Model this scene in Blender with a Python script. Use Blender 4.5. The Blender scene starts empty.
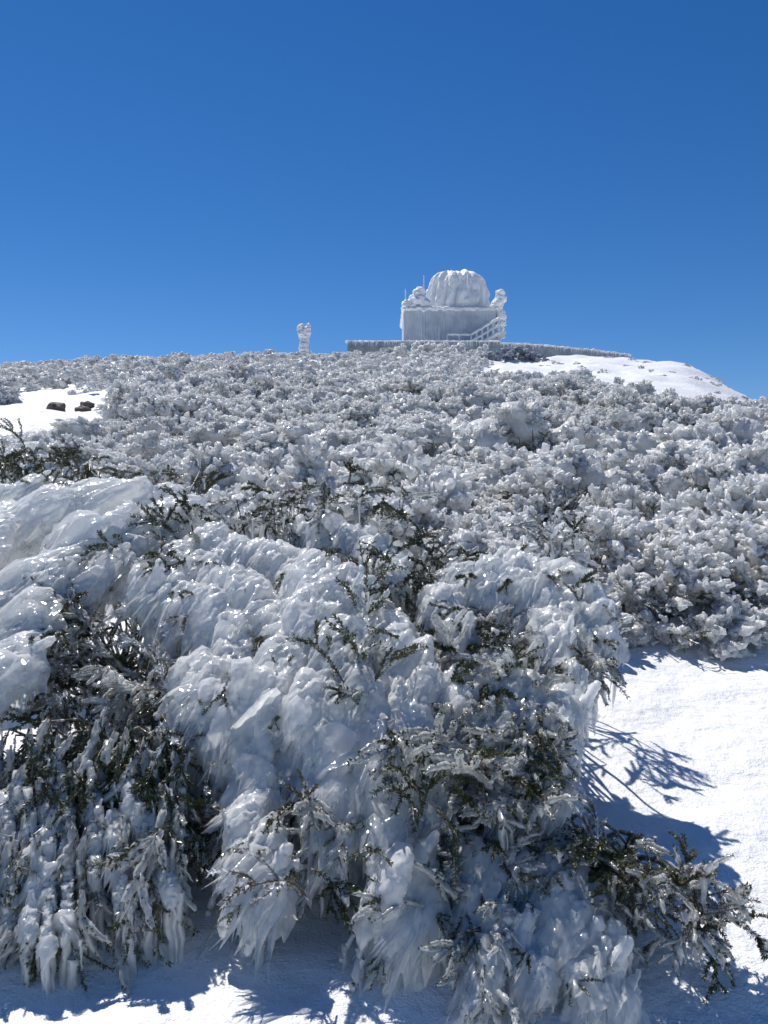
import bpy, bmesh, math
import numpy as np
from mathutils import Vector, Matrix
rng = np.random.default_rng(11)
scene = bpy.context.scene
COL = scene.collection
UP = np.array([0, 0, 1.0])

# ------------------------------------------------------------------ noise
_perm = np.random.default_rng(3).permutation(256).astype(np.int64)
_perm = np.concatenate([_perm, _perm, _perm])
_g = np.random.default_rng(5).normal(size=(256, 3)); _g /= np.linalg.norm(_g, axis=1)[:, None]
def pn(P, off=0.0):
    P = np.asarray(P, float) + off
    Pi = np.floor(P).astype(np.int64); f = P - Pi; Pi &= 255
    w = f * f * f * (f * (f * 6 - 15) + 10)
    out = np.zeros(len(P))
    for i in (0, 1):
        for j in (0, 1):
            for k in (0, 1):
                h = _perm[_perm[_perm[Pi[:, 0] + i] + ((Pi[:, 1] + j) & 255)] + ((Pi[:, 2] + k) & 255)]
                d = f - np.array([i, j, k])
                c = (_g[h] * d).sum(1)
                wt = (w[:, 0] if i else 1 - w[:, 0]) * (w[:, 1] if j else 1 - w[:, 1]) * (w[:, 2] if k else 1 - w[:, 2])
                out += c * wt
    return out * 1.5
def fbm(P, o=3, off=0.0):
    s = 0; a = 1.0; f = 1.0
    for i in range(o):
        s = s + a * pn(np.asarray(P) * f, off + i * 17.3); a *= .5; f *= 2.03
    return s

# ------------------------------------------------------------------ terrain
def ground(x, y):
    x = np.asarray(x, float); y = np.asarray(y, float)
    z = np.where(y < 40, .2 * (y - 2.5), 7.5 + .218 * (y - 40))
    z = np.where(y < 2.5, .12 * (y - 2.5), z)
    cap = 13.25
    z = np.where(y > 30, cap - np.logaddexp(0, (cap - z) * 2.2) / 2.2 + 0.0, z)
    z = np.where(y > 95, z - .004 * np.abs(y - 95) ** 1.5, z)
    k = np.clip(y, 0, 68) / 68
    z = z - .036 * np.clip(x - 18 * k - .5, 0, 200) ** 2 * k / (1 + .03 * np.clip(x - 18, 0, 500))
    z = z - .15 * np.clip(x - .345 * np.clip(y, 0, 68), 0, 60) ** 1.3 * np.clip((y - 12) / 16, 0, 1)
    z = z - .0026 * np.clip(-x - 8 * k, 0, 200) ** 2 * k
    P = np.stack([x * .35, y * .35, x * 0], -1).reshape(-1, 3)
    n = fbm(P, 3, 4.2).reshape(x.shape)
    amp = np.clip((y - 5) / 12, 0.05, 1) * .30 * np.where(y > 75, .3, 1)
    P2 = np.stack([x * 1.6, y * 1.6, x * 0], -1).reshape(-1, 3)
    n2 = fbm(P2, 3, 9.7).reshape(x.shape)
    return z + n * amp + n2 * np.where(y > 15, .08, .04)

# ------------------------------------------------------------------ materials
def newmat(name):
    m = bpy.data.materials.new(name); m.use_nodes = True
    nt = m.node_tree; nt.nodes.clear()
    return m, nt, nt.nodes, nt.links
def N(nodes, t, **kw):
    n = nodes.new(t)
    for k, v in kw.items():
        if k.startswith('i_'):
            n.inputs[k[2:].replace('_', ' ')].default_value = v
        else:
            setattr(n, k, v)
    return n
def ramp(nodes, stops):
    r = nodes.new('ShaderNodeValToRGB'); e = r.color_ramp.elements
    e[0].position, e[0].color = stops[0][0], (*stops[0][1], 1)
    e[1].position, e[1].color = stops[-1][0], (*stops[-1][1], 1)
    for p, c in stops[1:-1]:
        q = e.new(p); q.color = (*c, 1)
    return r
def g3(v): return (v, v, v)

def mat_ice(name, c_dark, c_light, scale=7, transl=.22, r0=.12, r1=.45, bump=.6, bdist=.012, lo=.38, hi=.6, clear=0.0, fib=.45, fine=7, cells=True, ior=1.36, thin=None, vary=0.0):
    m, nt, nd, lk = newmat(name)
    tc = N(nd, 'ShaderNodeTexCoord')
    n1 = N(nd, 'ShaderNodeTexNoise', i_Scale=scale, i_Detail=3.0, i_Roughness=.6)
    lk.new(tc.outputs['Object'], n1.inputs['Vector'])
    cr = ramp(nd, [(lo, c_dark), (hi, c_light)]); lk.new(n1.outputs['Fac'], cr.inputs['Fac'])
    rr = ramp(nd, [(lo, g3(r0)), (hi, g3(r1))]); lk.new(n1.outputs['Fac'], rr.inputs['Fac'])
    mp = N(nd, 'ShaderNodeMapping'); mp.inputs['Scale'].default_value = (1, 1, fib); mp.inputs['Rotation'].default_value = (.3, .35, 0)
    lk.new(tc.outputs['Object'], mp.inputs['Vector'])
    if cells:
        v = N(nd, 'ShaderNodeTexVoronoi', i_Scale=scale * fine); lk.new(mp.outputs['Vector'], v.inputs['Vector']); hsrc = v.outputs['Distance']
    else:
        n2 = N(nd, 'ShaderNodeTexNoise', i_Scale=scale * fine, i_Detail=2.0, i_Roughness=.65); lk.new(mp.outputs['Vector'], n2.inputs['Vector']); hsrc = n2.outputs['Fac']
    b = N(nd, 'ShaderNodeBump', i_Strength=bump, i_Distance=bdist); lk.new(hsrc, b.inputs['Height'])
    p = N(nd, 'ShaderNodeBsdfPrincipled'); p.inputs['IOR'].default_value = ior
    lk.new(cr.outputs['Color'], p.inputs['Base Color']); lk.new(rr.outputs['Color'], p.inputs['Roughness']); lk.new(b.outputs['Normal'], p.inputs['Normal'])
    last = p
    if transl > 0:
        t = N(nd, 'ShaderNodeBsdfTranslucent'); t.inputs['Color'].default_value = (.98, .98, .97, 1)
        mx = N(nd, 'ShaderNodeMixShader'); mx.inputs[0].default_value = transl
        lk.new(p.outputs[0], mx.inputs[1]); lk.new(t.outputs[0], mx.inputs[2]); last = mx
    if clear > 0:
        tr = N(nd, 'ShaderNodeBsdfTransparent'); tr.inputs['Color'].default_value = (.96, .98, .99, 1)
        gl = N(nd, 'ShaderNodeBsdfGlossy'); gl.inputs['Roughness'].default_value = .06; lk.new(b.outputs['Normal'], gl.inputs['Normal'])
        g2 = N(nd, 'ShaderNodeMixShader'); g2.inputs[0].default_value = .14; lk.new(tr.outputs[0], g2.inputs[1]); lk.new(gl.outputs[0], g2.inputs[2])
        m2 = N(nd, 'ShaderNodeMixShader'); m2.inputs[0].default_value = clear
        if thin is not None:
            at = N(nd, 'ShaderNodeAttribute', attribute_name='thin')
            mr = N(nd, 'ShaderNodeMapRange'); mr.inputs['To Min'].default_value = clear; mr.inputs['To Max'].default_value = thin
            lk.new(at.outputs['Fac'], mr.inputs['Value'])
            if vary:
                cv_ = ramp(nd, [(lo, g3(vary)), (hi, g3(0))]); lk.new(n1.outputs['Fac'], cv_.inputs['Fac'])
                ad = N(nd, 'ShaderNodeMath', operation='ADD', use_clamp=True); lk.new(mr.outputs['Result'], ad.inputs[0]); lk.new(cv_.outputs['Color'], ad.inputs[1]); lk.new(ad.outputs[0], m2.inputs[0])
            else: lk.new(mr.outputs['Result'], m2.inputs[0])
        elif vary:
            cv_ = ramp(nd, [(lo, g3(clear)), (hi, g3(0))]); lk.new(n1.outputs['Fac'], cv_.inputs['Fac']); lk.new(cv_.outputs['Color'], m2.inputs[0])
        lk.new(last.outputs[0], m2.inputs[1]); lk.new(g2.outputs[0], m2.inputs[2]); last = m2
    o = N(nd, 'ShaderNodeOutputMaterial'); lk.new(last.outputs[0], o.inputs['Surface'])
    return m

M_ICE = mat_ice('ice_crust', (.80, .84, .87), (.99, .99, .98), scale=5, transl=.48, r0=.04, r1=.16, bump=.6, bdist=.006, fib=.3, fine=9, ior=1.5, clear=.34, vary=1, lo=.41, hi=.53)
M_SHEET = mat_ice('ice_sheet', (.88, .91, .93), (.99, .99, .98), scale=7, transl=.58, r0=.025, r1=.09, bump=.6, bdist=.005, fib=.3, fine=8, clear=.08, thin=.66, ior=1.55, vary=.30, lo=.41, hi=.55)
M_RIME = mat_ice('rime', (.95, .96, .97), (.99, .99, .98), scale=6, transl=.5, r0=.12, r1=.4, bump=.8, bdist=.015)
M_CLEAR = mat_ice('clear_ice', (.88, .91, .92), (.98, .98, .98), scale=12, transl=.5, r0=.03, r1=.10, bdist=.004, clear=.48, cells=False, ior=1.55)
M_FARICE = mat_ice('building_rime', (.78, .80, .82), (.93, .935, .94), scale=1.2, transl=0, r0=.5, r1=.7, bump=.4, bdist=.04, cells=False)
M_WALLSHADE = mat_ice('shade_toned_wall_rime', (.44, .48, .54), (.56, .61, .67), scale=1.0, transl=0, r0=.5, r1=.7, bump=.3, bdist=.03, cells=False)  # facade shade darkened into the rime colour, to set off the pale staircase
M_BLUEGREY = mat_ice('blue_grey_rime', (.14, .17, .22), (.32, .36, .43), scale=3, transl=0, r0=.4, r1=.7, bump=.4, bdist=.04, cells=False)  # dark blue-grey tone of the twiggy, lightly rimed bushes below the terrace

def mat_leaf(name, green, frost, lo, hi, scale=14):
    m, nt, nd, lk = newmat(name)
    tc = N(nd, 'ShaderNodeTexCoord')
    n1 = N(nd, 'ShaderNodeTexNoise', i_Scale=scale, i_Detail=2.0, i_Roughness=.7); lk.new(tc.outputs['Object'], n1.inputs['Vector'])
    n0 = N(nd, 'ShaderNodeTexNoise', i_Scale=3.0, i_Detail=1.0); lk.new(tc.outputs['Object'], n0.inputs['Vector'])
    gr = ramp(nd, [(.35, green[0]), (.5, green[1]), (.65, green[2])]); lk.new(n0.outputs['Fac'], gr.inputs['Fac'])
    fr = ramp(nd, [(lo, (0, 0, 0)), (hi, (1, 1, 1))]); lk.new(n1.outputs['Fac'], fr.inputs['Fac'])
    mx = N(nd, 'ShaderNodeMix', data_type='RGBA'); lk.new(fr.outputs['Color'], mx.inputs['Factor'])
    lk.new(gr.outputs['Color'], mx.inputs['A']); mx.inputs['B'].default_value = (*frost, 1)
    p = N(nd, 'ShaderNodeBsdfPrincipled'); p.inputs['Roughness'].default_value = .3
    lk.new(mx.outputs['Result'], p.inputs['Base Color'])
    o = N(nd, 'ShaderNodeOutputMaterial'); lk.new(p.outputs[0], o.inputs['Surface'])
    return m
GREENS = [(.045, .060, .020), (.072, .090, .028), (.092, .095, .040)]
M_LEAF = mat_leaf('leaf_green', GREENS, (.6, .62, .6), .58, .74)
M_LEAFF = mat_leaf('leaf_frosted', [(.12, .12, .08), (.16, .16, .11), (.19, .165, .13)], (.88, .88, .88), .40, .60)
M_TWIG = mat_leaf('twig_bark', [(.07, .053, .04), (.11, .085, .062), (.15, .125, .10)], (.75, .76, .77), .50, .66)

def mat_snow():
    m, nt, nd, lk = newmat('snow')
    tc = N(nd, 'ShaderNodeTexCoord')
    n1 = N(nd, 'ShaderNodeTexNoise', i_Scale=.9, i_Detail=4.0); lk.new(tc.outputs['Object'], n1.inputs['Vector'])
    cr = ramp(nd, [(.35, (.80, .81, .83)), (.6, (.87, .875, .88))]); lk.new(n1.outputs['Fac'], cr.inputs['Fac'])
    n2 = N(nd, 'ShaderNodeTexNoise', i_Scale=7.0, i_Detail=5.0, i_Roughness=.55); lk.new(tc.outputs['Object'], n2.inputs['Vector'])
    n3 = N(nd, 'ShaderNodeTexNoise', i_Scale=120.0, i_Detail=3.0); lk.new(tc.outputs['Object'], n3.inputs['Vector'])
    b1 = N(nd, 'ShaderNodeBump', i_Strength=.8, i_Distance=.05); lk.new(n2.outputs['Fac'], b1.inputs['Height'])
    b2 = N(nd, 'ShaderNodeBump', i_Strength=.8, i_Distance=.006); lk.new(n3.outputs['Fac'], b2.inputs['Height']); lk.new(b1.outputs['Normal'], b2.inputs['Normal'])
    p = N(nd, 'ShaderNodeBsdfPrincipled'); p.inputs['Roughness'].default_value = .5; p.inputs['IOR'].default_value = 1.31
    lk.new(cr.outputs['Color'], p.inputs['Base Color']); lk.new(b2.outputs['Normal'], p.inputs['Normal'])
    o = N(nd, 'ShaderNodeOutputMaterial'); lk.new(p.outputs[0], o.inputs['Surface'])
    return m
M_SNOW = mat_snow()
def mat_plain(name, c0, c1, scale, rough=.7, bd=.03):
    m, nt, nd, lk = newmat(name)
    tc = N(nd, 'ShaderNodeTexCoord')
    n1 = N(nd, 'ShaderNodeTexNoise', i_Scale=scale, i_Detail=6.0); lk.new(tc.outputs['Object'], n1.inputs['Vector'])
    cr = ramp(nd, [(.35, c0), (.65, c1)]); lk.new(n1.outputs['Fac'], cr.inputs['Fac'])
    b1 = N(nd, 'ShaderNodeBump', i_Strength=.6, i_Distance=bd); lk.new(n1.outputs['Fac'], b1.inputs['Height'])
    p = N(nd, 'ShaderNodeBsdfPrincipled'); p.inputs['Roughness'].default_value = rough
    lk.new(cr.outputs['Color'], p.inputs['Base Color']); lk.new(b1.outputs['Normal'], p.inputs['Normal'])
    o = N(nd, 'ShaderNodeOutputMaterial'); lk.new(p.outputs[0], o.inputs['Surface'])
    return m
M_WALL = mat_plain('concrete', (.22, .25, .28), (.36, .40, .44), 1.5)
M_ROCK = mat_plain('rock', (.05, .04, .04), (.16, .12, .11), 3)
M_DARK = mat_plain('dark_metal', (.05, .05, .055), (.1, .1, .1), 3, .5)

# ------------------------------------------------------------------ mesh helpers
def mk_mesh(name, V, F, M=None, mats=(), smooth=True, attr=None):
    me = bpy.data.meshes.new(name)
    V = np.asarray(V, np.float32); F = np.asarray(F, np.int32)
    k = F.shape[1]
    me.vertices.add(len(V)); me.vertices.foreach_set('co', V.ravel())
    me.loops.add(F.size); me.loops.foreach_set('vertex_index', F.ravel())
    me.polygons.add(len(F)); me.polygons.foreach_set('loop_start', np.arange(len(F), dtype=np.int32) * k)
    try: me.polygons.foreach_set('loop_total', np.full(len(F), k, np.int32))
    except Exception: pass
    if M is not None: me.polygons.foreach_set('material_index', np.asarray(M, np.int32))
    me.polygons.foreach_set('use_smooth', np.full(len(F), smooth))
    me.update(calc_edges=True)
    if attr is not None:
        a = me.attributes.new('thin', 'FLOAT', 'POINT'); a.data.foreach_set('value', np.asarray(attr, np.float32))
    for m in mats: me.materials.append(m)
    return me
def obj(name, data, parent=None, loc=None, **props):
    o = bpy.data.objects.new(name, data); COL.objects.link(o)
    if parent is not None: o.parent = parent
    if loc is not None: o.location = loc
    for k, v in props.items(): o[k] = v
    return o
def cat(parts):
    Vs, Fs, Ms = [], [], []; n = 0
    for V, F, M in parts:
        Vs.append(V); Fs.append(F + n); Ms.append(M); n += len(V)
    return np.concatenate(Vs), np.concatenate(Fs), np.concatenate(Ms)
def nrm(v): return v / (np.linalg.norm(v, axis=-1, keepdims=True) + 1e-9)
def frames(D, roll=0.5, r=rng):
    D = nrm(np.asarray(D, float)); ref = np.tile(UP, (len(D), 1))
    bad = np.abs(D[:, 2]) > .97; ref[bad] = (0.3, 1, 0)
    Y = nrm(np.cross(ref, D)); Z = np.cross(D, Y)
    a = r.uniform(-roll, roll, len(D))[:, None]
    Y2 = Y * np.cos(a) + Z * np.sin(a); Z2 = np.cross(D, Y2)
    return np.stack([D, Y2, Z2], -1)
def inst(tpl, R, T, S):
    V, F, M = tpl; K = len(T)
    S = np.asarray(S, float)
    if S.ndim == 1: S = np.repeat(S[:, None], 3, 1)
    W = np.einsum('kij,knj->kni', R, V[None] * S[:, None, :]) + T[:, None, :]
    FF = F[None] + (np.arange(K) * len(V))[:, None, None]
    return W.reshape(-1, 3), FF.reshape(-1, F.shape[1]), np.tile(M, K)
def tube(path, rad, sides=5, mi=0, cap=True):
    path = np.asarray(path, float); n = len(path); rad = np.asarray(rad, float)
    T = nrm(np.gradient(path, axis=0)); ref = np.where(np.abs(T[:, 2:3]) > .9, np.array([[1., 0, 0]]), np.array([[0, 0, 1.]]))
    A = nrm(np.cross(ref, T)); B = np.cross(T, A)
    an = np.arange(sides) * 2 * math.pi / sides
    if rad.ndim == 1: rad = np.repeat(rad[:, None], sides, 1)
    V = path[:, None] + rad[..., None] * (np.cos(an)[None, :, None] * A[:, None] + np.sin(an)[None, :, None] * B[:, None])
    V = V.reshape(-1, 3); F = []
    for i in range(n - 1):
        for j in range(sides):
            a = i * sides + j; b = i * sides + (j + 1) % sides; c = b + sides; d = a + sides
            F += [(a, b, c), (a, c, d)]
    if cap:
        V = np.vstack([V, path[-1] + T[-1] * rad[-1].mean() * .5]); k = len(V) - 1
        for j in range(sides): F.append(((n - 1) * sides + j, (n - 1) * sides + (j + 1) % sides, k))
    return V, np.array(F), np.full(len(F), mi)
def ico(sub):
    bm = bmesh.new(); bmesh.ops.create_icosphere(bm, subdivisions=sub, radius=1)
    V = np.array([v.co[:] for v in bm.verts]); F = np.array([[v.index for v in f.verts] for f in bm.faces]); bm.free()
    return V, F, np.zeros(len(F), int)
ICO1, ICO2, ICO3, ICO4 = ico(1), ico(2), ico(3), ico(4)

def fuse(ell, voxel, disp=(), name='fused', roll=.4, flow=None):
    C = np.array([e[0] for e in ell]); D = np.array([e[1] for e in ell]); S = np.array([e[2] for e in ell])
    V, F, M = inst(ICO2, frames(D, roll), C, S)
    me = mk_mesh('tmp', V, F); o = obj('tmp', me)
    md = o.modifiers.new('r', 'REMESH'); md.mode = 'VOXEL'; md.voxel_size = voxel; md.use_smooth_shade = True
    dg = bpy.context.evaluated_depsgraph_get(); dg.update()
    out = bpy.data.meshes.new_from_object(o.evaluated_get(dg)); out.name = name
    bpy.data.objects.remove(o); bpy.data.meshes.remove(me)
    n = len(out.vertices)
    for (freq, amp, kind, stretch) in disp:
        co = np.empty(n * 3); out.vertices.foreach_get('co', co); co = co.reshape(-1, 3)
        no = np.empty(n * 3); out.vertices.foreach_get('normal', no); no = no.reshape(-1, 3)
        q = co * freq
        if stretch:
            q = q - (q @ flow)[:, None] * flow * stretch
        v = fbm(q, 3, freq)
        if kind == 'ridge': v = .5 - np.abs(v) * 1.6
        co = co + no * (v * amp)[:, None]
        out.vertices.foreach_set('co', co.astype(np.float32).ravel()); out.update()
    out.polygons.foreach_set('use_smooth', np.ones(len(out.polygons), bool))
    return out
def vdata(me):
    n = len(me.vertices); co = np.empty(n * 3); me.vertices.foreach_get('co', co)
    no = np.empty(n * 3); me.vertices.foreach_get('normal', no)
    return co.reshape(-1, 3), no.reshape(-1, 3)

# ------------------------------------------------------------------ plant templates
def sprig(r, L, org, d, droop, nodes, leaf, mi_leaf=0, mi_stem=1, coat=None):
    d = nrm(np.array(d, float)); side = nrm(np.cross(UP, d)); t = np.linspace(0, 1, 9)
    wob = r.normal(0, .03 * L, 2)
    path = org + d * (t * L)[:, None] + side * (np.sin(t * 3) * wob[0])[:, None] + UP * (-droop * t ** 2 * L + np.sin(t * 4) * wob[1])[:, None]
    parts = [tube(path, np.linspace(.004, .002, 9), 3, mi_stem)]
    tt = np.linspace(.08, 1, nodes); q = 6
    tt = np.repeat(tt, q) + r.uniform(-.02, .02, nodes * q); tt = np.clip(tt, 0, 1)
    P = np.stack([np.interp(tt, t, path[:, i]) for i in range(3)], 1)
    Tn = nrm(np.gradient(path, axis=0)); T = nrm(np.stack([np.interp(tt, t, Tn[:, i]) for i in range(3)], 1))
    A = nrm(np.cross(UP + .01, T)); B = np.cross(T, A); ph = r.uniform(0, 6.283, len(tt))
    rad = A * np.cos(ph)[:, None] + B * np.sin(ph)[:, None]
    fw = r.uniform(.5, 1.1, len(tt))[:, None]
    D = nrm(T * fw + rad * .75)
    LV = np.array([[0, 0, 0], [.5, .18, .06], [1, 0, 0], [.5, -.18, .06]]); LF = np.array([[0, 1, 2], [0, 2, 3]])
    parts.append(inst((LV, LF, np.full(2, mi_leaf)), frames(D, 3.1, r), P, leaf * r.uniform(.7, 1.25, len(tt))))
    if coat is not None:
        n = 15; tq = np.linspace(.05, 1.03, n); pp = np.stack([np.interp(tq, t, path[:, i]) for i in range(3)], 1)
        pp[:, 2] -= coat * .25
        rd = coat * (r.uniform(.45, 1.15, (n, 6))) * np.interp(tq, [0, .2, .8, 1.03], [.5, 1, 1, .5])[:, None]
        return cat(parts), tube(pp, rd, 6, 0), path
    return cat(parts), None, path
def spray(r, L=.30, coat=None, leaf=.0175, nside=4):
    a, c, path = sprig(r, L, np.zeros(3), (1, 0, .15), r.uniform(.25, .6), 20, leaf, coat=coat)
    P = [a]; C = [c]
    for i in range(nside):
        t = r.uniform(.15, .8); o = path[int(t * 8)]
        s = 1 if i % 2 else -1
        d = np.array([1, s * r.uniform(.5, 1.1), r.uniform(-.2, .4)])
        b, c, _ = sprig(r, L * r.uniform(.35, .6), o, d, r.uniform(.2, .7), 12, leaf, coat=coat)
        P.append(b); C.append(c)
    return cat(P), (cat(C) if coat else None)
rs = np.random.default_rng(21)
SPRAYS = [spray(rs, rs.uniform(.17, .28), coat=.015) for _ in range(8)]
def icicle(r):
    n = 8; t = np.linspace(0, 1, n); p = np.stack([t, r.normal(0, .012, n), r.normal(0, .012, n)], 1)
    rd = (.055 * (1 - t) ** .7 + .008)[:, None] * r.uniform(.75, 1.25, (n, 5))
    return tube(p, rd, 5, 0)
ICICLES = [icicle(rs) for _ in range(5)]
ICM = [mk_mesh('icicle', *t[:2], None, (M_CLEAR,)) for t in ICICLES]
ICMF = [mk_mesh('icicle', *t[:2], None, (M_FARICE,)) for t in ICICLES]
def place_multi(tpls, P, D, S, roll, r):
    idx = r.integers(0, len(tpls), len(P)); out = []
    for k in range(len(tpls)):
        m = idx == k
        if m.any(): out.append(inst(tpls[k], frames(D[m], roll, r), P[m], np.asarray(S)[m]))
    return cat(out)
def hang_icicles(parent, P, SS, meshes, mat, r, n_single=95):
    DD = np.tile(np.array([0., 0, -1]), (len(P), 1)) + r.normal(0, .05, (len(P), 3))
    order = np.argsort(-SS[:, 0]); big = order[:n_single]; rest = order[n_single:]
    R = frames(DD[big], 3, r)
    for q, i in enumerate(big):
        o = obj('icicle', meshes[int(r.integers(len(meshes)))], parent, loc=P[i])
        o.rotation_euler = Matrix(R[q].tolist()).to_euler(); o.scale = SS[i]
    if len(rest):
        V, F, M = place_multi(ICICLES, P[rest], DD[rest], SS[rest], 3, r)
        o = obj('small_icicles', mk_mesh('small_icicles', V, F, None, (mat,)), parent); o['kind'] = 'stuff'

CAMH = 1.6
FLOW = nrm(np.array([-.45, -.40, -.85]))
KX = [-.2, -.1, -.025, .054, .1, .21, .325, .44, .5, .6]
KD = [8.0, 6.5, 5.5, 4.55, 4.1, 3.5, 3.2, 2.97, 2.82, 2.62]
# The near thicket is one domed face rising steeply from the snow at y=3 and leaning back to 1.9 m at y=5.8.
def T(a, b, off=0.0):
    """image coordinates: a,b are image pixels projected from the camera (887 pixels per unit distance) -> point on the thicket face"""
    e = (a - 384) / 887; k = (b - 512) / 887; d = float(np.interp(k, KX, KD)) + off  # image pixels to a camera ray, cut at the face depth
    return np.array([e * d, d, CAMH - k * d])
FACE_N = nrm(np.array([0, -.65, .75]))

def stroke(pts, r, step=.3, jit=.2):
    out = []
    pts = [T(*p[:2], (p[2] if len(p) > 2 else 0)) for p in pts]
    for i in range(len(pts) - 1):
        a, b = pts[i], pts[i + 1]; L = np.linalg.norm(b - a); q0 = r * a[1] / 887; q1 = r * b[1] / 887
        n = max(2, int(L / (q0 * step)))
        for k in range(n):
            t = k / n; q = (q0 + (q1 - q0) * t) * .90
            out.append((a + (b - a) * t + rng.normal(0, q * jit, 3), nrm(b - a + FLOW * .4), (q * 1.9 * rng.uniform(.8, 1.2), q * rng.uniform(.8, 1.0), q * rng.uniform(.45, .6))))
    return out
def feathers(base, n, flow, Lr=(.12, .38), rr=(.012, .032), spread=.2):
    out = []
    for _ in range(n):
        c, d, s = base[rng.integers(len(base))]
        dirn = nrm(flow + rng.normal(0, spread, 3) * np.array([1, 1, .6])); L = rng.uniform(*Lr); r0 = rng.uniform(*rr)
        st = c + nrm(rng.normal(size=3) * np.array([1, 1, .4]) + FACE_N * np.array([1, 1, .3])) * np.array(s)[1:].mean() * rng.uniform(.5, 1.1) - dirn * L * .3
        k = max(5, int(L / (r0 * .9)))
        for i in range(k):
            t = i / k; q = r0 * math.sin(math.pi * min(1, .15 + t * .85)) ** .6 * 1.1
            out.append((st + dirn * L * t + np.array([0, 0, -.35 * L * t * t]), dirn, (q * 2.6, q, q * .6)))
    return out
def sheets(base, n, flow, r, root, Lr=(.10, .34), Wr=(.03, .12), spread=.20):
    """thin swept ice blades with toothed, dripping ends"""
    ns, nw = 13, 15; s = np.linspace(0, 1, ns)[:, None]; w = np.linspace(-1, 1, nw)[None, :]
    I = np.arange(ns * nw).reshape(ns, nw); a, b, c, d = I[:-1, :-1].ravel(), I[:-1, 1:].ravel(), I[1:, 1:].ravel(), I[1:, :-1].ravel()
    F0 = np.concatenate([np.stack([a, b, c], 1), np.stack([a, c, d], 1)]); Vs = []; At = []
    for _ in range(n):
        cc, dd, ss = base[r.integers(len(base))]
        nn = nrm(FACE_N + r.normal(0, .38, 3)); dr = nrm(flow + r.normal(0, spread, 3)); dr = nrm(dr - nn * (dr @ nn) * .85); wd = np.cross(nn, dr)
        L = r.uniform(*Lr); W = (Wr[0] + (Wr[1] - Wr[0]) * r.uniform() ** 1.3)
        o = cc + nrm(r.normal(size=3) * np.array([1, .7, .7]) + nn * .8) * np.array(ss)[1:].mean() * r.uniform(.4, 1.1) - dr * L * .35
        tooth = 1 - r.uniform(0, .25, nw) * (np.arange(nw) % 2) - r.uniform(0, .22, nw) - .15 * w[0] ** 2
        tooth[r.integers(0, nw, 2)] += r.uniform(.05, .4, 2)
        prof = np.interp(s[:, 0], [0, .25, .7, 1], [.45, .9, 1, .85])[:, None]
        ds = s * tooth[None, :]
        P = o + dr * (ds * L)[..., None] + wd * (w * prof * W * (1 + r.normal(0, .05, (ns, nw))))[..., None]
        arch = (1 - w ** 2) * W * r.uniform(.1, .45) * prof + np.sin(s * 2.8) * L * .06 - .03 * L
        P = P + nn * arch[..., None] + UP * (-(ds ** 2) * L * r.uniform(.05, .45))[..., None]
        P = P.reshape(-1, 3); q = P * 16; q = q - (q @ dr)[:, None] * dr * .7
        P = P + nn * ((fbm(q, 2, 3.3)) * .015)[:, None] + nn * (pn(P * 42, 1.7) * .004)[:, None]
        At.append(np.clip(np.maximum(s ** 1.5 + 0 * w, np.abs(w) ** 3 * (.5 + .5 * s)), 0, 1).ravel() * r.uniform(.5, 1))
        Vs.append(P - root)
    V = np.concatenate(Vs); F = (F0[None] + (np.arange(n) * ns * nw)[:, None, None]).reshape(-1, 3)
    return V, F, np.concatenate(At)

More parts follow.
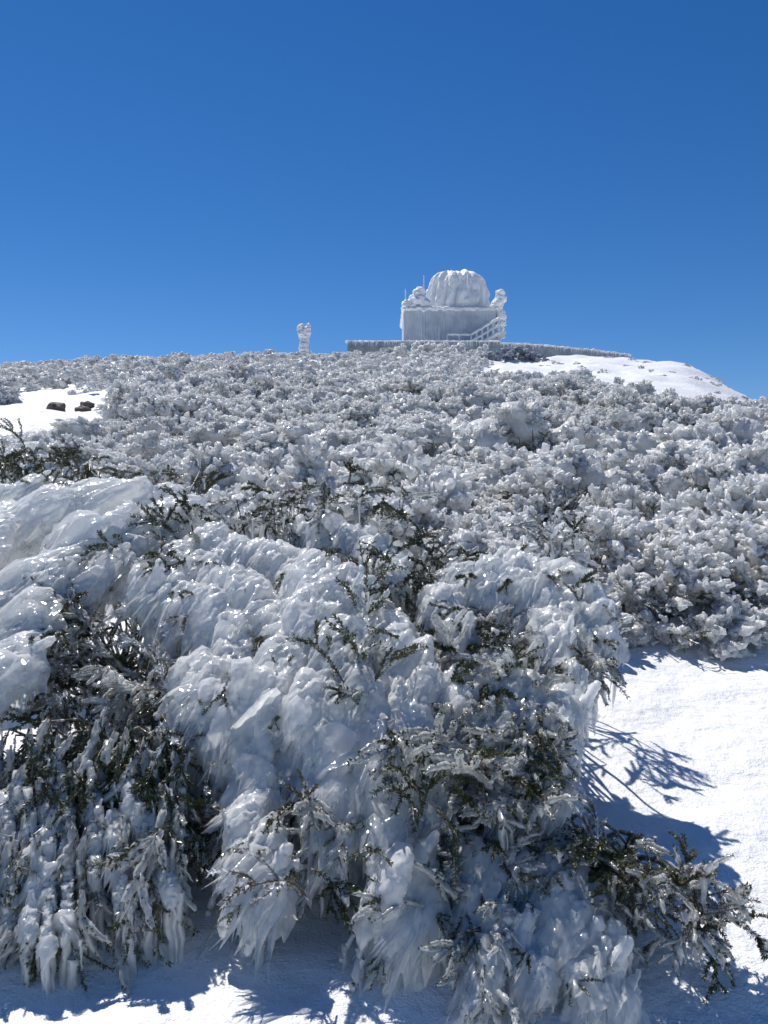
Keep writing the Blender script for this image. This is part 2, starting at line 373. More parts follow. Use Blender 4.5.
def fg_bush(label, root, strokes, nfeather, patches, nice, seed, on_ice=40, voxel=.009, icLen=(.05, .22), down=.35, nbr=60, flow=FLOW, nsheet=300, nspike=700, ssz=1.0, sz=1.0, rsp=.5):
    r = np.random.default_rng(seed)
    root = np.array([root[0], root[1], float(ground(root[0], root[1]))])
    e = obj('ice_covered_bush', None, loc=root); e.empty_display_size = .2
    e['label'] = label; e['category'] = 'bush'; e['group'] = 'ice-covered bushes on the slope'
    base = []
    for pts, rr in strokes: base += stroke(pts, rr)
    allE = base + feathers(base, nfeather, flow)
    me = fuse([(c - root, d, s) for c, d, s in allE], voxel,
              disp=((4, .035, 'n', .4), (13, .022, 'ridge', .8), (36, .007, 'ridge', .7)), name='ice_crust', roll=.9, flow=flow)
    me.materials.append(M_ICE); obj('ice_crust', me, e)
    co, no = vdata(me)
    V, F, A_ = sheets(base, nsheet, flow, r, root, Lr=(.08 * ssz, .32 * ssz), Wr=(.022 * ssz, .115 * ssz))
    o = obj('ice_blades', mk_mesh('ice_blades', V, F, None, (M_SHEET,), True, A_), e); o['kind'] = 'stuff'
    k = r.integers(0, len(co), nspike); L = r.uniform(.03, .12, nspike); D = nrm(flow + r.normal(0, .22, (nspike, 3)) + no[k] * .25)
    ft = r.uniform(.08, .2, nspike)
    V, F, M = place_multi(ICICLES, co[k] - D * .02, D, np.stack([L, ft, ft], 1), 3, r)
    o = obj('ice_needles', mk_mesh('ice_needles', V, F, None, (M_CLEAR,)), e); o['kind'] = 'stuff'
    low = np.where(no[:, 2] < -.5)[0]
    k = r.choice(low, min(nice, len(low)), replace=False)
    icP = [co[k] + root]
    P, D, S, FR, CT = [], [], [], [], []
    for (px, py, rx, ry, n, off, frost, coat) in patches:
        a = r.uniform(0, 6.283, n); q = np.sqrt(r.uniform(0, 1.25, n))
        pts = np.array([T(px + rx * q[i] * math.cos(a[i]), py + ry * q[i] * math.sin(a[i]), off * r.uniform(.5, 1.5) + r.normal(0, .04)) for i in range(n)])
        P.append(pts)
        D.append(nrm(FACE_N * .55 + np.array([-.15, -.1, -down]) + r.normal(0, rsp, (n, 3)))); S.append(r.uniform(.65, 1.15, n) * sz)
        FR.append(r.random(n) < frost); CT.append(r.random(n) < coat)
    k = r.integers(0, len(co), on_ice)
    P.append(co[k] + root - no[k] * .03); D.append(nrm(no[k] * .55 + flow * .5 + r.normal(0, .4, (on_ice, 3)))); S.append(r.uniform(.45, .85, on_ice))
    FR.append(r.random(on_ice) < .15); CT.append(r.random(on_ice) < .25)
    P = np.concatenate(P); D = np.concatenate(D); S = np.concatenate(S); frosty = np.concatenate(FR); coated = np.concatenate(CT)
    ok = P[:, 2] > ground(P[:, 0], P[:, 1]) + .04
    P, D, S, frosty, coated = P[ok], D[ok], S[ok], frosty[ok], coated[ok]
    idx = r.integers(0, len(SPRAYS), len(P)); g, cc = [], []
    for k in range(len(SPRAYS)):
        for fr in (False, True):
            for ct in (False, True):
                m = (idx == k) & (frosty == fr) & (coated == ct)
                if not m.any(): continue
                R = frames(D[m], .8, r)
                V, F, M = inst(SPRAYS[k][0], R, P[m] - root, S[m])
                if fr: M = np.where(M == 0, 2, M)
                g.append((V, F, M))
                if ct: cc.append(inst(SPRAYS[k][1], R, P[m] - root, S[m]))
    V, F, M = cat(g)
    obj('foliage', mk_mesh('foliage', V, F, M, (M_LEAF, M_TWIG, M_LEAFF), False), e)
    if cc:
        V, F, M = cat(cc); o = obj('ice_coating', mk_mesh('ice_coating', V, F, None, (M_CLEAR,)), e); o['kind'] = 'stuff'
    k = r.integers(0, len(P), int(nice * .5))
    icP.append(P[k] + D[k] * (.15 * S[k])[:, None] + np.array([0, 0, -.03]))
    Q = np.concatenate(icP); L = r.uniform(0, 1, len(Q)) ** 2.0 * (icLen[1] - icLen[0]) + icLen[0]
    fat = r.uniform(.10, .26, len(Q)) * 1.2
    hang_icicles(e, Q - root + np.array([0, 0, .015]), np.stack([L, fat, fat], 1), ICM, M_CLEAR, r)
    br = []
    for i in r.integers(0, len(P), nbr):
        q = P[i]; s0 = np.array([root[0], root[1] + .5, ground(root[0], root[1] + .5) - .05]) + r.normal(0, .15, 3) * np.array([1, 1, .2]); t = np.linspace(0, 1, 7)[:, None]
        s0[0] = s0[0] * .5 + q[0] * .5
        mid = (s0 + q) / 2 + r.normal(0, .1, 3) + UP * .12 + np.array([0, .15, 0])
        path = s0 * (1 - t) ** 2 + 2 * mid * t * (1 - t) + q * t * t - root
        br.append(tube(path, np.linspace(.013, .004, 7), 4))
    V, F, M = cat(br); obj('branches', mk_mesh('branches', V, F, None, (M_TWIG,)), e)
    return e

# centre
fg_bush('wide bush sheeted in swept white ice with dripping edges', (-.4, 4.0),
    [([(175, 575), (235, 600), (300, 640)], 26), ([(200, 558), (290, 570), (350, 600)], 22), ([(145, 590), (205, 615), (240, 660)], 20),
     ([(300, 600), (330, 660), (350, 720)], 38), ([(350, 720), (375, 790), (400, 860), (408, 925)], 30), ([(225, 735), (290, 715), (335, 740)], 30),
     ([(250, 770), (255, 840), (265, 905)], 25), ([(325, 760), (345, 850)], 28), ([(415, 850), (425, 900), (420, 935)], 15),
     ([(390, 690), (425, 760), (440, 815)], 18), ([(280, 660), (270, 700), (235, 735)], 26), ([(340, 600), (385, 640), (415, 690)], 25),
     ([(310, 535, .1), (370, 545, .05), (400, 590)], 13), ([(195, 670), (205, 715)], 10)],
    nfeather=140, nsheet=600, nspike=450, seed=1, nice=520, on_ice=120, icLen=(.03, .22), patches=[
     (230, 515, 80, 22, 34, .0, .15, .3), (345, 505, 70, 28, 32, .1, .5, .3), (405, 560, 42, 32, 36, -.03, .05, .2), (445, 640, 25, 60, 26, .06, .3, .4),
     (430, 770, 40, 45, 20, -.06, .05, .4), (105, 640, 60, 60, 46, .35, .4, .4), (175, 710, 65, 60, 48, .3, .4, .4), (190, 560, 40, 20, 12, -.05, .3, .2),
     (205, 840, 30, 60, 38, .25, .4, .4), (310, 850, 14, 50, 18, .0, .1, .4), (300, 660, 150, 120, 40, .5, .5, 0), (350, 830, 90, 70, 30, .4, .5, 0), (370, 640, 40, 70, 14, -.10, .1, .4),
     (60, 700, 90, 40, 46, .6, .4, 0), (40, 660, 50, 40, 30, .4, .5, .1)], nbr=130)
# upper-left
fg_bush('low bush buried under smooth wind-combed ice', (-1.9, 4.8),
    [([(150, 505), (80, 515), (5, 535)], 28), ([(150, 535), (90, 560), (30, 600)], 30), ([(110, 500, .2), (20, 502, .2), (-40, 510, .2)], 20),
     ([(80, 560), (0, 620)], 32), ([(25, 620), (0, 700)], 26), ([(178, 525), (130, 555), (85, 590)], 18), ([(-10, 540), (-60, 600), (-80, 700)], 34)],
    nfeather=70, nsheet=280, nspike=160, ssz=1.55, seed=2, nice=120, on_ice=18, icLen=(.03, .15), flow=nrm(np.array([-.85, -.45, -.55])), patches=[(40, 466, 55, 10, 56, .35, .0, .05), (150, 480, 60, 14, 22, .25, .3, .2), (165, 545, 22, 25, 14, -.03, .1, .2), (50, 560, 100, 60, 20, .45, .4, 0), (60, 620, 45, 30, 24, .12, .4, .4)], nbr=40)
# lower-left, hanging glassy sprigs
fg_bush('drooping green bush with glassy coated sprigs and long icicles', (-1.25, 3.4),
    [([(62, 780), (70, 850), (66, 930)], 5), ([(110, 820), (128, 910)], 4.5), ([(150, 820), (170, 900)], 5), ([(18, 780), (36, 850), (30, 935)], 5), ([(-30, 760), (-30, 900)], 10), ([(92, 800), (94, 880)], 4.5), ([(45, 800), (48, 950)], 4), ([(130, 790), (148, 850)], 5), ([(5, 800), (8, 910)], 4.5), ([(165, 800), (182, 870)], 4)],
    nfeather=0, nsheet=90, nspike=500, ssz=.45, seed=3, nice=1000, on_ice=40, icLen=(.10, .46), down=2.4, voxel=.007, sz=1.25, rsp=.4, flow=nrm(np.array([-.08, -.12, -1])),
    patches=[(90, 742, 95, 28, 68, -.04, .0, .3), (50, 805, 60, 46, 66, 0, .1, .9), (55, 850, 55, 36, 44, .0, .15, .95), (150, 825, 30, 45, 42, .0, .15, .9), (80, 830, 100, 60, 46, .3, .3, .1), (-40, 820, 50, 90, 40, .05, .4, .6)], nbr=60)
# right of centre
fg_bush('twiggy bush with white ice shelves and fringes of drips', (.6, 4.5),
    [([(468, 592), (530, 600), (580, 618)], 19), ([(500, 570), (555, 580), (592, 602)], 16), ([(440, 605), (468, 650)], 13), ([(585, 622), (608, 642)], 7),
     ([(555, 640), (568, 680), (572, 720)], 14), ([(558, 700), (552, 765)], 12), ([(530, 690), (542, 755)], 13), ([(450, 690), (478, 740), (500, 800)], 14), ([(540, 600), (552, 650)], 14), ([(500, 790), (540, 800), (562, 790)], 11), ([(490, 650), (505, 700), (520, 740)], 9)],
    nfeather=80, nsheet=360, nspike=400, ssz=.9, seed=4, nice=620, on_ice=55, icLen=(.04, .26), flow=nrm(np.array([-.45, -.35, -.9])), patches=[
     (475, 700, 25, 80, 36, .06, .3, .5), (510, 710, 36, 75, 40, .10, .35, .5), (545, 745, 26, 46, 18, -.0, .5, .7), (545, 650, 46, 40, 30, .2, .6, .3), (500, 555, 70, 25, 28, .2, .5, .3), (505, 720, 50, 95, 40, .4, .4, 0), (530, 790, 40, 20, 20, -.02, .1, .4), (590, 650, 20, 26, 10, .1, .6, .5)], nbr=80)
# lower right
fg_bush('small green bush with frosted sprigs spreading over snow', (.75, 3.25),
    [([(472, 890), (490, 950), (482, 990)], 15), ([(545, 900), (580, 955), (605, 1005)], 20), ([(555, 880), (592, 900)], 14), ([(500, 930), (540, 985)], 13), ([(600, 975), (620, 1010)], 12), ([(470, 870), (520, 880)], 12)],
    nfeather=40, nsheet=200, nspike=200, ssz=.85, seed=5, nice=150, on_ice=26, voxel=.008, icLen=(.03, .12), down=.12, sz=.74, patches=[
     (592, 864, 42, 14, 28, 0, .1, .3), (656, 892, 58, 15, 44, 0, .05, .35), (722, 922, 28, 9, 16, 0, .1, .35), (485, 850, 55, 35, 32, .03, .5, .6), (600, 898, 56, 16, 12, .1, .3, 0), (480, 960, 20, 30, 8, 0, .3, .5), (640, 928, 50, 10, 12, .02, .3, .4)], nbr=34)

# ------------------------------------------------------------------ slope bushes
def finger(r, rings=8, sides=5):
    t = np.linspace(0, 1, rings); p = np.stack([t, r.normal(0, .07, rings), r.normal(0, .07, rings) - .12 * t * t], 1)
    rd = np.interp(t, [0, .3, .75, 1], [.08, .15, .165, .05])[:, None] * r.uniform(.5, 1.45, (rings, sides))
    a = tube(p, rd, sides); out = [a]
    for i in range(6):
        k = r.integers(2, rings - 1); d = nrm(np.array([r.uniform(.3, 1), r.normal(), r.normal()])); L = r.uniform(.16, .40); tt = np.linspace(0, 1, 4)
        out.append(tube(p[k] + d * (tt * L)[:, None], np.array([.08, .105, .09, .025])[:, None] * r.uniform(.5, 1.5, (4, 4)), 4))
    return cat(out)
FING = [finger(rs) for _ in range(12)]
def slope_bush(seed, nclump, nf, ntw, icy, low=False, fl=(.4, 1.0), big=1.0, bl=.8):
    r = np.random.default_rng(seed); rime = []; tw = []
    cv = nrm(r.normal(size=(nclump * 4, 3))); cv = cv[cv[:, 2] > .02][:nclump]
    cc = cv * np.array([.62, .62, .5]) * r.uniform(.65, 1.2, (len(cv), 1)) + UP * .05
    csz = r.uniform(.12, .30, len(cv)) * big
    P, D, S = [], [], []
    for c, z, q in zip(cc, csz, cv):
        n = int(nf * (z / .22) ** 1.3); d = nrm(nrm(r.normal(size=(n, 3))) + q * .7 + np.array([-.2, -.15, .1]))
        P.append(c + d * z * (.45 if low else .38)); D.append(d); S.append(z * r.uniform(*fl, n))
        if r.random() < icy and not low:
            e = inst(ICO3, frames(d[:1]), (c)[None], np.array([[z * bl, z * bl * .9, z * bl * .8]]))
            rel = e[0] - c; nn = nrm(rel)
            e = (e[0] + nn * (fbm(e[0] * 6, 2, seed) * .14 + (.4 - np.abs(fbm(e[0] * 14, 4, seed))) * .12)[:, None], e[1], e[2]); rime.append(e)
    P = np.concatenate(P); D = np.concatenate(D); S = np.concatenate(S)
    if low:
        v = ICO1[0] * (1 + r.uniform(-.3, .3, (12, 1)))
        rime.append(inst((v, ICO1[1], ICO1[2]), frames(D, 3, r), P, np.stack([S * .50, S * .26, S * .25], 1)))
        V = nrm(r.normal(size=(ntw, 3))); V[:, 2] = abs(V[:, 2]); p = V * np.array([.6, .6, .45]) * r.uniform(.4, 1.1, (ntw, 1))
        LV = np.array([[0, 0, 0], [.5, .12, .05], [1, 0, 0], [.5, -.12, .05]]); LF = np.array([[0, 1, 2], [0, 2, 3]])
        tw = inst((LV, LF, np.zeros(2, int)), frames(V + r.normal(0, .5, V.shape), 3, r), p, r.uniform(.10, .2, ntw))
    else:
        rime.append(place_multi(FING, P, D, S, 3, r))
        V = nrm(r.normal(size=(ntw, 3))); V[:, 2] = abs(V[:, 2]) * .9 + .02; p = V * np.array([.6, .6, .48]) * r.uniform(.7, 1.1, (ntw, 1))
        D2 = nrm(V + r.normal(0, .5, V.shape) + np.array([-.2, 0, 0])); out = []
        idx = r.integers(0, 8, ntw)
        for k in range(8):
            m = idx == k
            if not m.any(): continue
            a = inst(SPRAYS[k][0], frames(D2[m], .8, r), p[m], r.uniform(.6, 1.0, m.sum()))
            mm = np.where(a[2] == 0, 2 if k % 4 else 0, a[2]); out.append((a[0], a[1], mm))
        for i in range(44):
            q = nrm(r.normal(size=3)); q[2] = abs(q[2]); q = q * np.array([.68, .68, .58]) * r.uniform(.8, 1.15); t = np.linspace(0, 1, 6)[:, None]
            mid = q * .5 + r.normal(0, .08, 3); out.append(tube(2 * mid * t * (1 - t) + q * t * t - UP * .1 * (1 - t), np.linspace(.014, .004, 6), 4, 1))
        tw = cat(out)
    return cat(rime), tw
VAR = [slope_bush(100 + i, c, f, tw, ic, fl=fl, big=bg_, bl=bl) for i, (c, f, tw, ic, fl, bg_, bl) in enumerate([(24, 30, 30, .6, (.35, .95), 1.0, .78), (26, 32, 22, .8, (.35, .85), 1.05, .78), (18, 26, 55, .3, (.4, 1.1), 1, .75), (20, 24, 64, .3, (.4, 1.1), 1, .75), (26, 30, 14, .9, (.35, .75), 1.1, .8), (14, 20, 84, .1, (.4, 1.0), 1, .75)])]
VM = []
for R_, T_ in VAR:
    a = mk_mesh('rime_crust', *R_[:2], None, (M_RIME,)); b = mk_mesh('twigs', *T_, (M_LEAF, M_TWIG, M_LEAFF), False)
    V, F, M = cat([(R_[0], R_[1], np.full(len(R_[1]), 3)), T_]); c = mk_mesh('rimed_bush', V, F, M, (M_LEAF, M_TWIG, M_LEAFF, M_RIME))
    VM.append((a, b, c))
LOW = [slope_bush(300 + i, 16, 26, 10 + 20 * (i % 3), 0, low=True, fl=(.55, 1.2)) for i in range(6)]

def blocked(x, y, z, top):
    u = x / y; h = (top - CAMH) / y
    if u > .265 and y < 7.2: return True
    if y < 6.2 and -2.9 < x < 1.6: return True
    if y < 6.9 and -.9 < u < -.2: return True
    w = float(pn(np.array([[x * .25, y * .25, 1.3]]))[0])
    if u < -.27 + w * .06 and 10 < y < 34 and h > .092 + .12 * (u + .43) + abs(w) * .008: return (y < 26 or rng.random() < .88)
    if .105 < u < .19 and y > 20 and h > .160: return True
    if u > .08 and y > 20 and h > .178 - .20 * (u - .13) + w * .014 and u < .42: return True
    if y > 40 and -.03 < u < .03 and w > .05: return True
    if 10.5 < y < 13.8 and -.13 < u < -.05: return True
    if y > 12 and w > .20: return True
    if y > 66 and x > -3.5: return True
    if abs(x + 5.6) < .7 and abs(y - 64) < 1.2: return True
    return False
cand = []
y = 5.6
while y < 70:
    sp = 1.08 + y * .004; x = -.5 * y - 2
    while x < .5 * y + 2.5:
        xx = x + rng.uniform(-.5, .5); yy = y + rng.uniform(-.5, .5)
        sc = rng.choice([.5, .8, 1.05, 1.3, 1.55], p=[.25, .27, .24, .17, .07])
        if yy < 9: sc = min(sc, 1.05)
        if xx / yy > .1 and yy > 14: sc = min(sc, 1.2)
        if xx / yy > .36 and yy > 16: sc = min(sc, .8)
        hz = sc * rng.uniform(.7, 1.1) * (.85 if sc > 1.4 else 1); zz = float(ground(xx, yy)) - .05
        if yy > 48 and xx / yy < .1: hz *= .75
        if abs(xx) < .46 * yy + 1.2:
            if not blocked(xx, yy, zz, zz + .75 * hz): cand.append((xx, yy, zz, sc, hz))
            elif yy > 40 and xx > 4 and rng.random() < .22: cand.append((xx, yy, zz, rng.uniform(.3, .6), rng.uniform(.15, .3)))
            elif 18 < yy < 40 and rng.random() < .12: cand.append((xx, yy, zz, rng.uniform(.25, .45), rng.uniform(.12, .25)))
        x += sp
    y += sp * .86
for x, y, q in ((3.4, 60, 1.5), (4.6, 61, 1.7), (5.6, 61, 1.4), (2.4, 61, 1.2), (6.8, 61.5, 1.1), (1.2, 60, 1.0)):
    cand.append((x, y, float(ground(x, y)), q, q * 1.25))
for x, y, q in ((2.0, 6.35, .75), (2.75, 6.6, .9), (3.5, 6.7, .9), (2.35, 7.1, .9), (3.2, 7.3, 1.0), (1.75, 6.9, .9)):
    cand.append((x, y, float(ground(x, y)) - .05, q, q * .95))
cand = [c for c in cand if not (44 < c[1] < 66 and .125 < c[0] / c[1] < .18)]
cand.sort(key=lambda p: p[1])
print('slope bushes', len(cand))
labels = ['rounded bush crusted in white coral-like rime', 'rounded bush crusted in white coral-like rime', 'rimed bush with brown twigs showing through', 'rimed bush with brown twigs showing through', 'bush wholly swallowed by knobbly white ice', 'dark twiggy bush lightly dusted with frost']
NIND = 280; far = []
for i, (x, y, z, sc, hz) in enumerate(cand):
    n = pn(np.array([[x * .22, y * .22, 3.3]]))[0]
    w = np.array([1, 1.2, .8, .8, 1.1, .4]) + np.array([-.6, -.8, .9, 1.0, -.8, .8]) * np.clip(n * 2.4, -1, 1); w = np.clip(w, .05, 9)
    k = int(rng.choice(6, p=w / w.sum()))
    rz = rng.uniform(0, 6.283); sz = (sc * rng.uniform(.9, 1.2), sc * rng.uniform(.9, 1.2), hz)
    if i < NIND:
        if y < 16:
            o = obj('ice_covered_bush', None, loc=(x, y, z)); o.empty_display_size = .2
            o.rotation_euler = (0, 0, rz); o.scale = sz
            obj('ice_crust', VM[k][0], o); obj('foliage', VM[k][1], o)
        else:
            o = obj('ice_covered_bush', VM[k][2], loc=(x, y, z)); o.rotation_euler = (0, 0, rz); o.scale = sz
        o['label'] = labels[k]; o['category'] = 'bush'; o['group'] = 'ice-covered bushes on the slope'
    else:
        far.append((x, y, z, rz, sz))
V, F, M = cat([(LOW[2][0][0], LOW[2][0][1], np.zeros(len(LOW[2][0][1]), int)), (LOW[2][1][0], LOW[2][1][1], np.ones(len(LOW[2][1][1]), int))])
dmesh = mk_mesh('blue_grey_bush', V, F, M, (M_BLUEGREY, M_TWIG))
for i, (x, y, q) in enumerate(((6.9, 57.5, 1.0), (7.7, 58.2, 1.4), (8.6, 57.8, 1.5), (9.5, 58.3, 1.3), (10.3, 57.9, 1.0))):
    o = obj('ice_covered_bush', dmesh, loc=(x, y, float(ground(x, y)) - .05)); o.rotation_euler = (0, 0, i * 1.3); o.scale = (q, q, q * .9)
    o['label'] = 'dark blue-grey iced bush on snow below the wall'; o['category'] = 'bush'; o['group'] = 'ice-covered bushes on the slope'
parts = []
fa = np.array([(a, b, c, d, *e) for a, b, c, d, e in far])
pick = rng.integers(0, len(LOW), len(fa))
for k in range(len(LOW)):
    m = pick == k; q = fa[m]; c_, s_ = np.cos(q[:, 3]), np.sin(q[:, 3]); R = np.zeros((len(q), 3, 3))
    R[:, 0, 0] = c_; R[:, 0, 1] = -s_; R[:, 1, 0] = s_; R[:, 1, 1] = c_; R[:, 2, 2] = 1
    for tpl, mi in ((LOW[k][0], 0), (LOW[k][1], 1)):
        parts.append(inst((tpl[0], tpl[1], np.full(len(tpl[1]), mi)), R, q[:, :3], q[:, 4:7]))
V, F, M = cat(parts)
obj('distant_scrub', mk_mesh('distant_scrub', V, F, M, (M_RIME, M_TWIG)), kind='stuff', label='far carpet of rimed low scrub covering the hillside', category='scrub')

# ------------------------------------------------------------------ ground
gy = np.concatenate([np.linspace(-40, 1, 20)[:-1], np.linspace(1, 9, 170)[:-1], np.linspace(9, 30, 130)[:-1], np.linspace(30, 95, 200)[:-1], np.linspace(95, 700, 40)])
gx = np.sinh(np.linspace(-5.3, 5.3, 340)) * 3.5
X, Y = np.meshgrid(gx, gy); Z = ground(X, Y)
nx, ny = len(gx), len(gy); idx = np.arange(nx * ny).reshape(ny, nx)
F = np.stack([idx[:-1, :-1], idx[:-1, 1:], idx[1:, 1:], idx[1:, :-1]], -1).reshape(-1, 4)
obj('ground', mk_mesh('ground', np.stack([X, Y, Z], -1).reshape(-1, 3), F, None, (M_SNOW,)), kind='structure', label='snow-covered mountain slope rising to a rounded crest')

for (x, y, sc) in ((-9.6, 26, .22), (-8.7, 25.6, .16), (-9.1, 27.2, .16)):
    V, F_, M_ = ICO3; V = V * np.array([1.3, 1, .8]); V = V * (1 + .35 * fbm(V * 1.7, 3, x)[:, None])
    o = obj('rock', mk_mesh('rock', V * sc, F_, None, (M_ROCK,), False), loc=(x, y, float(ground(x, y)) + .08))
    o['label'] = 'dark reddish rock poking out of the snow'; o['category'] = 'rock'; o['group'] = 'rocks in the snow'

# ------------------------------------------------------------------ observatory
def box(x0, x1, y0, y1, z0, z1, mi=0):
    V = np.array([(x, y, z) for z in (z0, z1) for y in (y0, y1) for x in (x0, x1)], float)
    F = np.array([(0, 2, 3), (0, 3, 1), (4, 5, 7), (4, 7, 6), (0, 1, 5), (0, 5, 4), (2, 6, 7), (2, 7, 3), (0, 4, 6), (0, 6, 2), (1, 3, 7), (1, 7, 5)])
    return V, F, np.full(12, mi)
OX, OY, OZ = 5.55, 75.0, 13.2
ob = obj('observatory', None, loc=(OX, OY, OZ)); ob['label'] = 'small domed observatory building encased in white rime ice'; ob['category'] = 'observatory'
def slab(nx_, nz_, x0, x1, y, z0, z1, fl):
    xs = np.linspace(x0, x1, nx_); zs = np.linspace(z0, z1, nz_); XX, ZZ = np.meshgrid(xs, zs)
    P = np.stack([XX * 4.2, XX * 0, ZZ * .25], -1).reshape(-1, 3); d = fbm(P, 3, 2.0) * fl
    V = np.stack([XX.ravel(), np.full(XX.size, y) - np.abs(d), ZZ.ravel()], -1)
    I = np.arange(nx_ * nz_).reshape(nz_, nx_); a, b, c, e = I[:-1, :-1].ravel(), I[:-1, 1:].ravel(), I[1:, 1:].ravel(), I[1:, :-1].ravel()
    F = np.concatenate([np.stack([a, b, c], 1), np.stack([a, c, e], 1)]); return V, F, np.zeros(len(F), int)
wall = cat([box(-3.95, 3.55, -3, 4, -.6, 4.85), slab(150, 40, -3.95, 3.55, -3.02, -.6, 4.8, .08)])
obj('wall', mk_mesh('wall', *wall, (M_WALLSHADE,), False), ob)
par = [((x, -3.0 + rng.normal(0, .03), 4.9 + rng.normal(0, .03)), (1, 0, 0), (.3, .22, .14 + rng.uniform(0, .05))) for x in np.arange(-3.9, 3.7, .2)]
par += [((-3.9, yy, 4.9), (0, 1, 0), (.35, .22, .2)) for yy in np.arange(-3, 4, .3)] + [((3.6, yy, 4.9), (0, 1, 0), (.35, .22, .2)) for yy in np.arange(-3, 4, .3)]
me = fuse(par, .06, disp=((2.5, .08, 'n', 0), (8, .04, 'ridge', 0)), name='parapet'); me.materials.append(M_FARICE); obj('parapet', me, ob)
nt_, nz_ = 240, 60; th = np.linspace(0, 2 * math.pi, nt_, endpoint=False); ph = np.linspace(0, 1, nz_)
warp = th + .20 * np.sin(3 * th + 1) + .09 * np.sin(7 * th)
V = []
for p in ph:
    if p < .15: rr, zz = 2.45, p / .15 * .6
    else:
        a = (p - .15) / .85 * math.pi / 2; rr = 2.66 * max(0, math.cos(a)) ** .44; zz = .7 + 3.0 * math.sin(a) ** .82
    rib = np.abs(np.sin(warp * 6.5 + .35 * math.sin(zz * 2))) ** .65
    drip = fbm(np.stack([np.cos(th) * 4.5, np.sin(th) * 4.5, np.full(nt_, zz * .6)], 1), 3, 1.0); hang = fbm(np.stack([np.cos(th) * 8, np.sin(th) * 8, np.full(nt_, zz * 1.7)], 1), 2, 6.0)
    lowf = np.interp(zz, [0, 1.2, 3.1, 4], [.6, 1.1, 1, .5])
    f = 1 + (-.20 + .23 * rib) * min(1, rr) * lowf + drip * .07 + hang * .03
    V.append(np.stack([np.cos(th) * rr * f, np.sin(th) * rr * f, np.full(nt_, zz) + (drip * .14 + hang * .05) * min(1, rr)], 1))
V = np.concatenate(V); F = []
for i in range(nz_ - 1):
    for j in range(nt_):
        a = i * nt_ + j; b = i * nt_ + (j + 1) % nt_; F += [(a, b, b + nt_), (a, b + nt_, a + nt_)]
dome = obj('dome', mk_mesh('dome', V, np.array(F), None, (M_FARICE,)), ob, loc=(.62, 0, 4.8))
for xo in (-.75, .75):
    ar = np.linspace(.35, 1.42, 26); path = np.stack([np.full(26, xo), -np.cos(ar) ** .7 * 2.68, .7 + np.sin(ar) * 2.95], 1)
    obj('shutter_rail', mk_mesh('shutter_rail', *tube(path, np.linspace(.11, .18, 26)[:, None] * rng.uniform(.7, 1.35, (26, 6)), 6), (M_FARICE,)), dome)
def lump(name, pts, par_, vox=.06, mat=M_FARICE, jit=.28):
    ell = []
    for (x, y, z, r_) in pts:
        for _ in range(6):
            q = r_ * rng.uniform(.65, .95); ell.append((np.array([x, y, z]) + rng.normal(0, r_ * jit, 3), nrm(rng.normal(size=3)), (q * 1.2, q, q * .8)))
    m = fuse(ell, vox, disp=((3, .08, 'n', 0), (8, .05, 'ridge', 0)), name=name); m.materials.append(mat)
    return obj(name, m, par_)
lump('rimed_instrument', [(-3.3, -2.6, 5.2, .46), (-2.95, -2.6, 5.7, .52), (-2.7, -2.5, 6.1, .46), (-2.6, -2.5, 6.45, .34), (-2.25, -2.6, 5.4, .46), (-3.6, -2.6, 5.3, .4)], ob, jit=.22)
lump('rimed_instrument', [(3.4, -2.7, 5.1, .44), (3.75, -2.8, 5.3, .46), (3.9, -2.8, 5.75, .44), (3.95, -2.8, 6.2, .38), (4.0, -2.8, 4.5, .42), (4.0, -2.8, 3.9, .4), (3.95, -2.8, 3.3, .36), (3.95, -2.8, 2.7, .34)], ob, jit=.2)
for (x, z0, z1) in ((-3.8, 4.9, 6.6), (-2.3, 6.0, 7.7)):
    t = np.linspace(0, 1, 8); obj('antenna', mk_mesh('antenna', *tube(np.stack([np.full(8, x), np.full(8, -2.6), z0 + t * (z1 - z0)], 1), .035 * rng.uniform(.7, 1.5, (8, 5)), 5), (M_FARICE,)), ob)
annex = cat([box(3.56, 4.0, -2.2, 3.0, -.6, 3.2), slab(30, 30, 3.56, 4.0, -2.22, -.6, 3.2, .08)])
obj('annex', mk_mesh('annex', *annex, (M_WALLSHADE,), False), ob)
X0, X1, XL, Z0, Z1 = 1.4, 3.6, -.5, 1.5, 2.8
st = []; n = 9
for i in range(n):
    f = i / n; x = X0 + f * (X1 - X0); z = Z0 + f * (Z1 - Z0); st.append(box(x, x + .3, -4.3, -3.3, z - .12, z + .02))
st.append(box(XL, X0, -4.3, -3.3, Z0 - .16, Z0)); st.append(box(X1, 4.2, -4.3, -3.2, Z1 - .14, Z1))
st.append(tube([(X0, -4.32, Z0 - .1), (X1, -4.32, Z1 - .1)], [.14, .14], 6))
stair = obj('staircase', mk_mesh('staircase', *cat(st), (M_FARICE,), False), ob)
rl = []
for f in np.linspace(0, 1, 6): rl.append(tube([(X0 + (X1 - X0) * f, -4.3, Z0 + (Z1 - Z0) * f), (X0 + (X1 - X0) * f, -4.3, Z0 + 1.05 + (Z1 - Z0) * f)], [.09, .07], 5))
for f in (XL, XL + .95): rl.append(tube([(f, -4.3, Z0), (f, -4.3, Z0 + 1.05)], [.08, .07], 5))
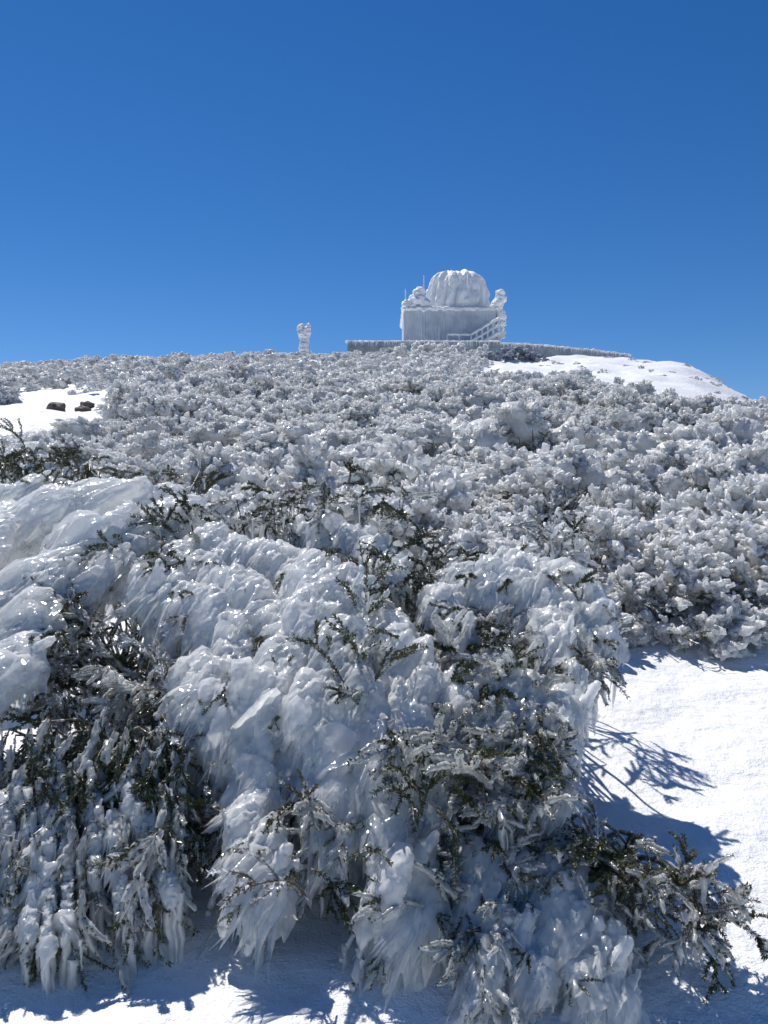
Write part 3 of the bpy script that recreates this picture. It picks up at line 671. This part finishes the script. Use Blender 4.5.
for h in (.5, 1.05):
    t = np.linspace(0, 1, 16); rl.append(tube(np.stack([X0 + (X1 - X0) * t, np.full(16, -4.3), Z0 + h + (Z1 - Z0) * t], 1), .10 * rng.uniform(.6, 1.5, (16, 6)), 6))
    t = np.linspace(0, 1, 10); rl.append(tube(np.stack([XL + (X0 - XL) * t, np.full(10, -4.3), np.full(10, Z0 + h)], 1), .09 * rng.uniform(.6, 1.5, (10, 6)), 6))
    rl.append(tube([(X1, -4.3, Z1 + h), (4.2, -4.3, Z1 + h)], [.08, .08], 5))
obj('handrail', mk_mesh('handrail', *cat(rl), (M_FARICE,)), stair)

# terrace wall
cx = np.concatenate([np.linspace(-2.8, 9, 50), np.linspace(9.1, 19.8, 60)])
cy = np.where(cx < 9, 68.0, 68 + (np.abs(cx - 9) / 10.8) ** 1.6 * 3.6); zt = np.where(cx < 9, 14.66, 14.52 - .25 * np.clip((cx - 9) / 10.8, 0, 1))
n = len(cx); prof = [(0, -2.0), (0, 0), (.35, 0), (.35, -2.0)]
V = np.array([(cx[i], cy[i] + a, zt[i] + b) for i in range(n) for a, b in prof]); F = []
for i in range(n - 1):
    for j in range(3): a = i * 4 + j; F.append((a, a + 4, a + 5, a + 1))
F.append((0, 1, 2, 3)); F.append(((n - 1) * 4, (n - 1) * 4 + 3, (n - 1) * 4 + 2, (n - 1) * 4 + 1))
tw = obj('terrace_wall', mk_mesh('terrace_wall', V, np.array(F), None, (M_WALL,), False)); tw['label'] = 'long curved grey terrace wall capped with snow'; tw['category'] = 'wall'
cap = [((cx[i], cy[i] + .17, zt[i] + .03), (1, .2, 0), (.22, .24, .08 + rng.uniform(0, .02))) for i in range(n)]
me = fuse(cap, .05, disp=((3, .04, 'n', 0),), name='snow_cap'); me.materials.append(M_SNOW); obj('snow_cap', me, tw)
m = 200; qi = np.sort(rng.uniform(0, n - 1, m)); qx = np.interp(qi, np.arange(n), cx); qy = np.interp(qi, np.arange(n), cy) - .02; qz = np.interp(qi, np.arange(n), zt)
L = rng.uniform(.12, .45, m); hang_icicles(tw, np.stack([qx, qy, qz + .02], 1), np.stack([L, np.full(m, .5), np.full(m, .4)], 1), ICMF, M_FARICE, rng)

mp = obj('marker_post', None, loc=(-5.75, 64, float(ground(-5.75, 64)))); mp['label'] = 'thick rime-crusted marker post standing on the crest'; mp['category'] = 'post'
obj('pole', mk_mesh('pole', *tube([(0, 0, -.3), (0, 0, 2.3)], [.06, .06], 8), (M_DARK,)), mp)
lump('rime_crust', [(0, 0, .2, .32), (0, 0, .5, .34), (0, 0, .8, .34), (.02, 0, 1.1, .34), (.03, 0, 1.4, .33), (0, 0, 1.7, .36), (-.1, 0, 1.95, .4), (.15, 0, 2.0, .36), (-.22, 0, 2.2, .3), (.25, 0, 2.25, .28), (.3, 0, 2.5, .2), (-.2, 0, 2.4, .22)], mp, .045, jit=.12)

# ------------------------------------------------------------------ world, sun, camera
w = bpy.data.worlds.new('World'); scene.world = w; w.use_nodes = True
nt = w.node_tree; bg = nt.nodes['Background']; sky = nt.nodes.new('ShaderNodeTexSky'); sky.sky_type = 'NISHITA'; sky.sun_disc = False
EL, AZ = math.radians(58), math.radians(-34)
sky.sun_elevation = EL; sky.sun_rotation = AZ; sky.altitude = 2400; sky.air_density = 1.0; sky.dust_density = .2; sky.ozone_density = 3.0
hs = nt.nodes.new('ShaderNodeHueSaturation'); hs.inputs['Saturation'].default_value = 1.32; hs.inputs['Hue'].default_value = .506
nt.links.new(sky.outputs[0], hs.inputs['Color']); nt.links.new(hs.outputs[0], bg.inputs[0]); bg.inputs[1].default_value = .100
sd = bpy.data.lights.new('sun', 'SUN'); sd.energy = 5.0; sd.angle = math.radians(.53); sd.color = (1, .96, .90)
so = obj('sun', sd); d = Vector((math.sin(AZ) * math.cos(EL), math.cos(AZ) * math.cos(EL), math.sin(EL)))
so.rotation_euler = d.to_track_quat('Z', 'Y').to_euler(); so.location = d * 50
cd = bpy.data.cameras.new('camera'); cam = obj('camera', cd, loc=(0, 0, CAMH)); cam.rotation_euler = (math.pi / 2, 0, 0)
cd.sensor_fit = 'VERTICAL'; cd.sensor_height = 24; cd.lens = 12 / math.tan(math.radians(30)); cd.clip_end = 3000; cd.clip_start = .05
scene.camera = cam
scene.view_settings.view_transform = 'Standard'; scene.view_settings.look = 'None'; scene.view_settings.exposure = 0
